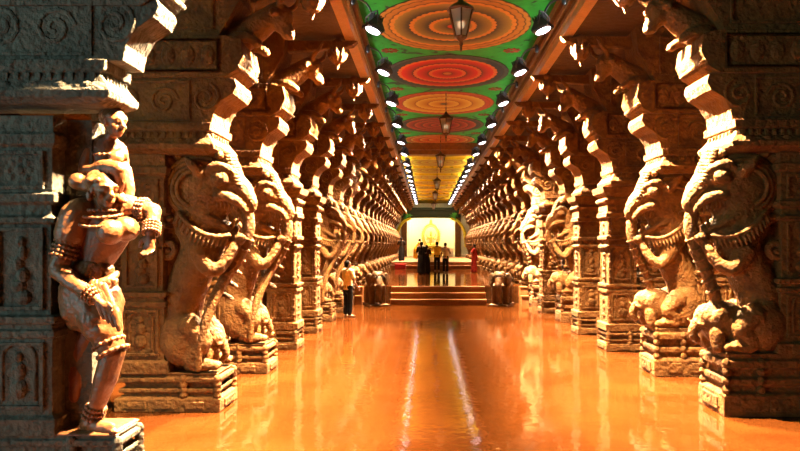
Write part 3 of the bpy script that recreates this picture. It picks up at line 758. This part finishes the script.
# ------------------------------------------------------------------ figures
def hand(bm, w, d, side, k=1.0, curl=.4):
    """palm at wrist w pointing along d, four unequal fingers and a thumb"""
    w = Vector(w); d = Vector(d).normalized(); sd = Vector(side); sd = (sd-d*sd.dot(d)).normalized(); nrm = d.cross(sd)
    tube(bm, [w, w+d*.045*k, w+d*.085*k], [(.022*k,.022*k),(.036*k,.02*k),(.036*k,.018*k)], 10, 2)
    for i, (o, l) in enumerate(((-.03,.062),(-.01,.075),(.01,.07),(.029,.055))):
        b = w+d*.085*k+sd*o*k
        tube(bm, [b, b+d*l*.5*k+nrm*l*.15*curl*k, b+d*l*.85*k+nrm*l*.75*curl*k], [.0105*k,.0098*k,.0085*k], 7, 2)
    b = w+d*.03*k+sd*-.03*k
    tube(bm, [b, b+d*.03*k-sd*.028*k, b+d*.065*k-sd*.032*k], [.013*k,.012*k,.0095*k], 7, 2)
def face(bm, c, f, k=1.0):
    """head centred at c looking along f (horizontal); k = head height / .23"""
    c = Vector(c); f = Vector(f).normalized(); up = Vector((0,0,1)); up = (up-f*up.dot(f)).normalized(); sd = f.cross(up)
    R = Matrix((( sd.x, f.x, up.x, 0), (sd.y, f.y, up.y, 0), (sd.z, f.z, up.z, 0), (0,0,0,1)))
    def P(a, b, z): return c+sd*a*k+f*b*k+up*z*k
    ball(bm, P(0,-.008,.025), (.077*k,.096*k,.092*k), R, 18, 12)
    ball(bm, P(0,.018,-.045), (.058*k,.068*k,.07*k), R, 14, 10)
    ball(bm, P(0,.06,-.095), (.026*k,.024*k,.022*k), R, 10, 7)
    tube(bm, [P(0,.085,.02), P(0,.1,-.012), P(0,.112,-.03)], [.011*k,.014*k,.016*k], 8, 2)
    for s in (-1, 1):
        ball(bm, P(s*.014,.096,-.034), (.012*k,.012*k,.009*k), R, 8, 6)
        ball(bm, P(s*.032,.078,.004), (.017*k,.013*k,.011*k), R, 9, 7)
        tube(bm, [P(s*.014,.09,.027), P(s*.035,.088,.034), P(s*.058,.068,.022)], .009*k, 7, 2)
        ball(bm, P(s*.08,-.005,-.01), (.011*k,.022*k,.034*k), R, 9, 7)
        ball(bm, P(s*.045,.055,-.03), (.022*k,.02*k,.024*k), R, 9, 7)
    tube(bm, [P(-.026,.082,-.062), P(0,.094,-.06), P(.026,.082,-.062)], .0085*k, 7, 2)
    tube(bm, [P(-.022,.08,-.074), P(0,.09,-.076), P(.022,.08,-.074)], .0095*k, 7, 2)
    return P, R

def person(label, loc, h, yaw, top, bottom=None, style='trousers', arms=((.28,-.05,1.12),(.27,-.12,.88)), arms2=None, lean=0.0, group=None, hairbun=False, drape=None, hold=None, sleeve=True):
    """standing person, local -y is forward; arms: elbow, wrist for +x side; arms2 for -x side (mirrored values)"""
    k = h/1.7
    r = thing('person', label, 'person', loc, yaw, group)
    def V(x, y, z): return Vector((x, y-lean*max(0, z-.9), z))*k
    a2 = arms2 or arms
    bm = B()
    tube(bm, [V(0,0,.92), V(0,0,1.08), V(0,0,1.25), V(0,0,1.4)], [(.15*k,.105*k),(.13*k,.09*k),(.155*k,.105*k),(.13*k,.08*k)], 14, 3)
    tube(bm, [V(0,.01,1.4), V(0,0,1.5)], .05*k, 10, 1)
    face(bm, V(0,-.01,1.585), (0,-1,-.05), k)
    for s, (e, w) in ((1, arms), (-1, a2)):
        sh, el, wr = V(s*.185,0,1.39), V(s*e[0],e[1],e[2]), V(s*w[0],w[1],w[2])
        tube(bm, [V(s*.1,0,1.38), sh, el, wr], [.06*k,.055*k,.04*k,.027*k], 10, 3)
        hand(bm, wr, wr-el, (0,1,0) if abs((wr-el).normalized().y) < .8 else (1,0,0), k)
        tube(bm, [V(s*.085,0,.92), V(s*.095,-.01,.5), V(s*.095,.02,.09)], [.088*k,.058*k,.038*k], 12, 3)
        tube(bm, [V(s*.095,.03,.05), V(s*.1,-.08,.04), V(s*.11,-.17,.028)], [(.035*k,.04*k),(.042*k,.03*k),(.04*k,.02*k)], 10, 2)
        for q in range(5): ball(bm, V(s*(.08+.017*q), -.2+.012*q*(1 if q else 1.3), .022), (.011*k,.022*k,.012*k), None, 7, 5)
    organic('body', bm, SKIN, r, .0095, 2)
    bm = B()
    ball(bm, V(0,.022,1.635), (.088*k,.1*k,.085*k), None, 16, 10); ball(bm, V(0,.055,1.58), (.083*k,.06*k,.075*k), None, 14, 9)
    if hairbun: ball(bm, V(0,.12,1.56), (.055*k,.05*k,.055*k), None, 12, 8); tube(bm, [V(0,.1,1.56), V(0,.13,1.4), V(0,.12,1.15)], [.035*k,.03*k,.012*k], 8, 3)
    organic('hair', bm, HAIR, r, .012, 1)
    bm = B()
    zt = .9 if style == 'trousers' else .86
    tube(bm, [V(0,0,zt-.08), V(0,0,1.08), V(0,0,1.25), V(0,.0,1.41)], [(.176*k,.13*k),(.155*k,.112*k),(.18*k,.125*k),(.135*k,.09*k)], 16, 3, cap=False)
    if sleeve:
        for s, (e, w) in ((1, arms), (-1, a2)):
            sh, el, wr = V(s*.185,0,1.39), V(s*e[0],e[1],e[2]), V(s*w[0],w[1],w[2])
            tube(bm, [V(s*.1,0,1.39), sh, sh.lerp(el, .75)], [.075*k,.075*k,.064*k], 10, 2)
    organic('shirt' if style == 'trousers' else 'blouse', bm, top, r, .014, 2, .006, 12)
    bm = B()
    if style == 'trousers':
        tube(bm, [V(0,0,.96), V(0,0,.86)], [(.165*k,.12*k),(.17*k,.125*k)], 14, 1)
        for s in (-1, 1): tube(bm, [V(s*.085,0,.9), V(s*.098,-.01,.5), V(s*.1,.015,.12)], [.105*k,.08*k,.072*k], 12, 3)
        organic('trousers', bm, bottom, r, .014, 2, .005, 12)
    else:
        tube(bm, [V(0,0,.1), V(0,0,.45), V(0,0,.8), V(0,0,1.0)], [(.23*k,.2*k),(.215*k,.17*k),(.2*k,.15*k),(.165*k,.12*k)], 20, 4)
        organic('skirt', bm, bottom, r, .016, 2, .012, 9)
    if drape is not None:
        bm = B()
        tube(bm, [V(.17,-.1,.9), V(.06,-.14,1.15), V(-.1,-.1,1.38), V(-.14,.05,1.42), V(-.12,.14,1.2), V(-.1,.16,.75)], [(.06*k,.03*k),(.08*k,.03*k),(.08*k,.03*k),(.07*k,.03*k),(.08*k,.03*k),(.09*k,.03*k)], 10, 4)
        organic('drape', bm, drape, r, .014, 2)
    return r
c_pale = cloth('pale_yellow_shirt', (.85, .7, .4)); c_black = cloth('black_trousers', (.005, .005, .007)); c_dark = cloth('dark_saree', (.006, .004, .004))
c_dark2 = cloth('dark_brown_cloth', (.02, .009, .005)); c_yel = cloth('yellow_shirt', (.8, .55, .06)); c_white = cloth('off_white_shirt', (.7, .58, .42)); c_red = cloth('red_robe', (.3, .018, .01))
def at(px, y): return (px-427)/F*y
person('person in pale yellow shirt and black trousers standing by left pillars', (at(348, 18.95), 18.95, 0), 1.72, PI*.75, c_pale, c_black, arms=((.24,-.02,1.13),(.26,-.16,.92)))
person('person in dark long dress standing on the dais left of the shrine', (at(401.5, 44), 44, DZ), 1.66, PI, c_dark2, c_dark, 'robe', hairbun=True)
person('person in black saree with back turned, before the dais', (at(421.5, 33.6), 33.6, PZ), 1.72, PI, c_dark, c_dark, 'robe', arms=((.25,-.1,1.12),(.1,-.24,1.12)), hairbun=True, drape=c_dark)
person('person in dark brown dress beside the black saree, before the dais', (at(426.8, 34.4), 34.4, PZ), 1.55, PI, c_dark2, c_dark, 'robe', arms=((.24,-.06,1.12),(.16,-.24,1.08)), hairbun=True)
person('person in yellow shirt raising one arm towards the shrine', (at(437, 37), 37, PZ), 1.74, PI, c_yel, c_black, arms=((.3,-.1,1.3),(.52,-.25,1.36)), arms2=((.26,0,1.12),(.24,-.1,.9)))
person('person in off white shirt and dark trousers, before the dais', (at(445.5, 35), 35, PZ), 1.68, PI*.9, c_white, c_black, arms=((.26,-.05,1.15),(.22,-.2,1.1)))
person('person in yellow cloth bending near the altar on the dais', (at(415.5, 52), 52, DZ), 1.62, PI*.6, c_yel, c_yel, 'robe', arms=((.24,-.25,1.12),(.15,-.45,1.0)), lean=.55)
rp = person('person in red robe holding a stick at right of the platform', (at(474, 35), 35, PZ), 1.6, -PI*.55, c_red, c_red, 'robe', arms=((.24,-.12,1.15),(.17,-.33,1.08)), drape=c_red)
st = thing('walking_stick', 'wooden stick held out by the person in red robe', 'stick', (at(474, 35)-.42, 34.93, PZ+.95))
bm = B(); tube(bm, [(.05,0,.06),(-.6,-.02,.0)], .018, 8, 1); obj('shaft', bm, WOOD, st, True)
bm = B(); ball(bm, (-.63,-.02,.0), (.04,.035,.035), None, 8, 6); obj('tip', bm, WOOD, st, True)

# ------------------------------------------------------------------ the statue: a woman carrying a smaller figure on her shoulders
S0 = Vector((at(95, 5.95), 6.0, .44))
def Q(px, py, y=5.95): return Vector(((px-427)/F*y, y, EYE-(py-245)/F*y))-S0
stt = thing('woman_statue', 'dark carved stone woman carrying a small figure on her shoulders, before the left pillar', 'statue', S0)
bm = B()
kk = 1.5
tube(bm, [Q(90,288), Q(95,262), Q(103,235), Q(104,215)], [(.24,.19),(.165,.14),(.25,.175),(.22,.14)], 18, 5)
ball(bm, Q(88,292), (.25,.21,.19), None, 16, 10)
tube(bm, [Q(104,214,5.93), Q(104,200,5.92)], .085, 12, 1)
HC = Q(105,190,5.82)
face(bm, HC, (.75,-.65,-.12), kk*.98)
for p in (Q(110,232,5.76), Q(126,229,5.86)): ball(bm, p, (.125,.115,.12), None, 12, 9)
# near arm: hangs, forearm laid across the hip
shl, ell, wrl = Q(78,217,5.85), Q(58,270,5.75), Q(97,299,5.62)
tube(bm, [Q(92,212,5.9), shl, ell], [.12,.115,.082], 12, 4); tube(bm, [ell, Q(76,284,5.68), wrl], [.085,.08,.05], 12, 3)
hand(bm, wrl, wrl-ell, (0,-.3,1), 1.5, .25)
# far arm: bent out, hand held down
shr, elr, wrr = Q(126,208,6.0), Q(154,211,5.98), Q(151,233,5.86)
tube(bm, [Q(112,210,5.97), shr, elr], [.12,.11,.075], 12, 4); tube(bm, [elr, wrr], [.075,.052], 12, 1)
hand(bm, wrr, Vector((-.05,-.15,-1)), (1,0,0), 1.5, .9)
# legs: front leg with the knee forward, back leg behind it
kn1, an1 = Q(113,352,5.78), Q(93,417,5.86)
tube(bm, [Q(88,295,5.9), Q(101,322,5.82), kn1], [.185,.165,.11], 14, 4); tube(bm, [kn1, Q(106,378,5.8), an1], [.108,.105,.062], 12, 4)
ball(bm, kn1, .112, None, 12, 8)
ft1 = Q(90,432,5.84); ft1.z = .06
tube(bm, [an1, ft1+Vector((.0,0,.02))], [.065,.075], 10, 2)
tube(bm, [ft1+Vector((-.05,.02,0)), ft1+Vector((.1,-.03,.0)), ft1+Vector((.24,-.07,-.015))], [(.06,.07),(.06,.06),(.04,.065)], 10, 3)
for q in range(5): ball(bm, ft1+Vector((.29-.018*q, -.12+.03*q, -.025)), (.042,.018,.022), None, 8, 6)
kn2, an2 = Q(84,350,6.05), Q(70,410,6.12)
tube(bm, [Q(94,295,6.05), Q(94,325,6.08), kn2], [.17,.15,.105], 14, 4); tube(bm, [kn2, Q(79,378,6.08), an2], [.105,.1,.06], 12, 4)
ft2 = Vector((an2.x, an2.y, .06))
tube(bm, [an2, ft2], [.06,.07], 10, 2); tube(bm, [ft2+Vector((-.05,.02,0)), ft2+Vector((.1,-.02,0)), ft2+Vector((.23,-.05,-.015))], [(.06,.07),(.06,.06),(.04,.065)], 10, 3)
for q in range(5): ball(bm, ft2+Vector((.28-.015*q, -.1+.03*q, -.025)), (.042,.018,.022), None, 8, 6)
body = organic('body', bm, STATUE, stt, .0125, 2, .003, 14)
# ornaments
def bands(name, a, b, rad, n, th, par=stt):
    bm = B(); d = (b-a).normalized(); x = d.orthogonal().normalized(); y = d.cross(x)
    for i in range(n):
        c = a.lerp(b, i/max(1, n-1))
        tube(bm, [c+(x*math.cos(2*PI*t/16)+y*math.sin(2*PI*t/16))*rad for t in range(16)], th, 7, 1, closed=True)
        for t in range(16): ball(bm, c+(x*math.cos(2*PI*t/16)+y*math.sin(2*PI*t/16))*(rad+.008), th*1.1, None, 6, 5)
    return obj(name, bm, STATUE, par, True)
bands('armband', shl.lerp(ell, .5), shl.lerp(ell, .75), .1, 4, .017)
bands('armband', shr.lerp(elr, .5), shr.lerp(elr, .7), .097, 3, .016)
bands('bangle', ell.lerp(wrl, .78), ell.lerp(wrl, .95), .062, 3, .014)
bands('bangle', elr.lerp(wrr, .6), elr.lerp(wrr, .98), .066, 4, .014)
bands('anklet', kn1.lerp(an1, .85), kn1.lerp(an1, 1.0), .076, 3, .017)
bands('anklet', kn2.lerp(an2, .85), kn2.lerp(an2, 1.0), .074, 3, .017)
bands('knee_band', Q(109,343,5.79), kn1, .125, 2, .02)
bm = B()
for j, (rr, dz) in enumerate(((.12,.0),(.155,-.06),(.19,-.13))):
    c = Q(106,211,5.9)
    pts = [c+Vector((rr*1.1*math.cos(a), -.05+rr*1.0*math.sin(a), dz*(.55-.55*math.sin(a))*1.1)) for a in [2*PI*i/22 for i in range(22)]]
    for p in pts: ball(bm, p, (.018,.018,.017), None, 7, 5)
    tube(bm, pts, .012, 6, 1, closed=True)
obj('necklace', bm, STATUE, stt, True)
# short pleated cloth around the hips with a hanging sash
bm = B()
tube(bm, [Q(94,272,5.93), Q(90,288,5.93), Q(93,308,5.93)], [(.2,.17),(.275,.235),(.29,.24)], 22, 4)
tube(bm, [Q(88,298,5.88), Q(101,322,5.81), Q(107,338,5.79)], [.2,.185,.14], 16, 3)
tube(bm, [Q(95,298,6.04), Q(94,322,6.08), Q(91,336,6.1)], [.19,.17,.13], 16, 3)
organic('short_skirt', bm, STATUE, stt, .018, 2, .014, 11)
bm = B()
for q in range(4):
    tube(bm, [Q(92+q*4,280+q*2,5.7-.01*q), Q(98+q*5,300+q*3,5.62), Q(104+q*5,318+q*4,5.62)], [(.03,.02),(.04,.02),(.02,.015)], 8, 3)
tube(bm, [Q(72,278,5.78), Q(90,284,5.7), Q(108,280,5.74), Q(116,274,5.86)], .035, 8, 4); tube(bm, [Q(70,284,5.78), Q(90,291,5.69), Q(108,287,5.73), Q(116,281,5.86)], .025, 8, 4)
for q in range(10): ball(bm, Q(73+q*4.4, 281+5*math.sin(q*PI/9), 5.76-.07*math.sin(q*PI/9)), .035, None, 8, 6)
tube(bm, [Q(74,300,6.02), Q(73,345,6.02), Q(76,378,5.98), Q(74,398,5.96)], [(.05,.03),(.06,.035),(.075,.04),(.05,.03)], 10, 4)
obj('sash', bm, STATUE, stt, True)
# sleeves with a beaded hem
bm = B()
tube(bm, [Q(86,212,5.88), shl, shl.lerp(ell, .38)], [.15,.16,.145], 14, 3); tube(bm, [Q(114,210,5.97), shr, shr.lerp(elr, .3)], [.14,.14,.115], 14, 3)
organic('sleeve', bm, STATUE, stt, .016, 2)
# hair: wrapped crown with a knot
bm = B()
ball(bm, HC+Vector((-.06,.06,.075)), (.15,.15,.135), None, 16, 10); tube(bm, [HC+Vector((-.12,.06,.04)), Q(82,183,5.88), Q(77,181,5.86)], [.09,.075,.085], 12, 3)
for q in range(9):
    a = q*2*PI/9; ball(bm, HC+Vector((-.035+.125*math.cos(a), .03+.125*math.sin(a), .08)), (.042,.042,.035), None, 8, 6)
for s in (-1, 1): ball(bm, HC+Vector((.0+.1*s, .02+.1*s, -.06)), (.035,.035,.055), None, 9, 7)
organic('hair', bm, STATUE, stt, .014, 1, .004, 22)
# carried figure
bm = B(); rk = 1.2
tube(bm, [Q(99,184,6.12), Q(101,170,6.1), Q(106,153,6.07), Q(107,145,6.06)], [(.15,.13),(.12,.1),(.15,.11),(.13,.09)], 16, 4)
tube(bm, [Q(107,145,6.05), Q(112,134,6.03)], .055, 10, 1)
RH = Q(115,123,6.0); face(bm, RH, (.85,-.5,-.08), rk)
ball(bm, Q(116,158,5.97), (.07,.07,.068)); ball(bm, Q(121,155,6.05), (.068,.068,.066))
e1, w1 = Q(84,170,5.98), Q(100,170,5.86)
tube(bm, [Q(99,147,6.05), Q(91,150,6.03), e1], [.075,.075,.055], 10, 3); tube(bm, [e1, w1], [.055,.038], 10, 1); hand(bm, w1, w1-e1, (0,0,1), 1.1, .5)
e2, w2 = Q(124,166,6.1), Q(121,180,5.95)
tube(bm, [Q(113,146,6.09), Q(120,150,6.1), e2], [.07,.07,.05], 10, 3); tube(bm, [e2, w2], [.052,.036], 10, 1); hand(bm, w2, w2-e2, (1,0,0), 1.1, .8)
k1 = Q(119,169,5.8); tube(bm, [Q(95,176,6.05), Q(104,169,5.9), k1], [.105,.09,.07], 12, 4); tube(bm, [k1, Q(120,182,5.83), Q(117,195,5.9)], [.062,.05,.034], 10, 3)
tube(bm, [Q(117,195,5.9), Q(121,199,5.86), Q(125,201,5.83)], [(.04,.045),(.04,.035),(.03,.02)], 9, 2)
k2 = Q(124,171,6.05); tube(bm, [Q(101,178,6.14), Q(113,171,6.1), k2], [.11,.105,.08], 12, 4); tube(bm, [k2, Q(128,188,6.05), Q(128,203,6.03)], [.076,.066,.042], 10, 3)
tube(bm, [Q(128,203,6.03), Q(132,208,5.98), Q(135,210,5.95)], [(.04,.045),(.04,.035),(.03,.02)], 9, 2)
rid = organic('carried_figure', bm, STATUE, stt, .011, 2, .003, 14)
bm = B(); ball(bm, RH+Vector((-.04,.03,.06)), (.115,.115,.1)); ball(bm, RH+Vector((-.1,.07,.07)), (.09,.09,.085))
for q in range(9): a = q*2*PI/9; ball(bm, RH+Vector((-.02+.1*math.cos(a), .02+.1*math.sin(a), .055)), (.03,.03,.026), None, 8, 6)
organic('hair', bm, STATUE, rid, .012, 1)
bm = B()
pts = [Q(108,146,6.05)+Vector((.13*math.cos(a), .1*math.sin(a)-.02, -.05+.05*math.sin(a))) for a in [2*PI*i/18 for i in range(18)]]
for p in pts: ball(bm, p, .02, None, 7, 5)
tube(bm, pts, .013, 6, 1, closed=True); obj('necklace', bm, STATUE, rid, True)
bm = B()    # small plinth under the feet
loft(bm, [(-.005, -.36, .3, -.28, .24), (.01, -.36, .3, -.28, .24), (.025, -.33, .27, -.25, .21)])
obj('plinth', bm, STATUE, stt, bevel=.01)

# ------------------------------------------------------------------ daylight, camera, view
w = bpy.data.worlds.new('World'); bpy.context.scene.world = w; w.use_nodes = True
bg = w.node_tree.nodes['Background']; bg.inputs[0].default_value = (.42, .8, .85, 1); bg.inputs[1].default_value = 7.5
po = lamp('daylight_opening', 'AREA', (-10.35, -1.5, 2.9), 1, (1,1,1), shape='RECTANGLE', size=5.87, size_y=10.0)
po.rotation_euler = (0, -PI/2, 0); po.data.cycles.is_portal = True
cam = bpy.data.cameras.new('camera'); co = bpy.data.objects.new('camera', cam); C.objects.link(co)
co.location = (0, 0, EYE); co.rotation_euler = (PI/2, 0, 0)
cam.sensor_width = 36; cam.lens = F/800*36; cam.shift_x = -27/800; cam.shift_y = 19.5/800; cam.clip_end = 300
sc = bpy.context.scene; sc.camera = co
vs = sc.view_settings; vs.view_transform = 'Standard'; vs.look = 'None'; vs.gamma = 1; vs.use_curve_mapping = False; vs.exposure = 0
sc.cycles.max_bounces = 6; sc.cycles.diffuse_bounces = 4; sc.cycles.use_denoising = True
sc.cycles.caustics_reflective = False
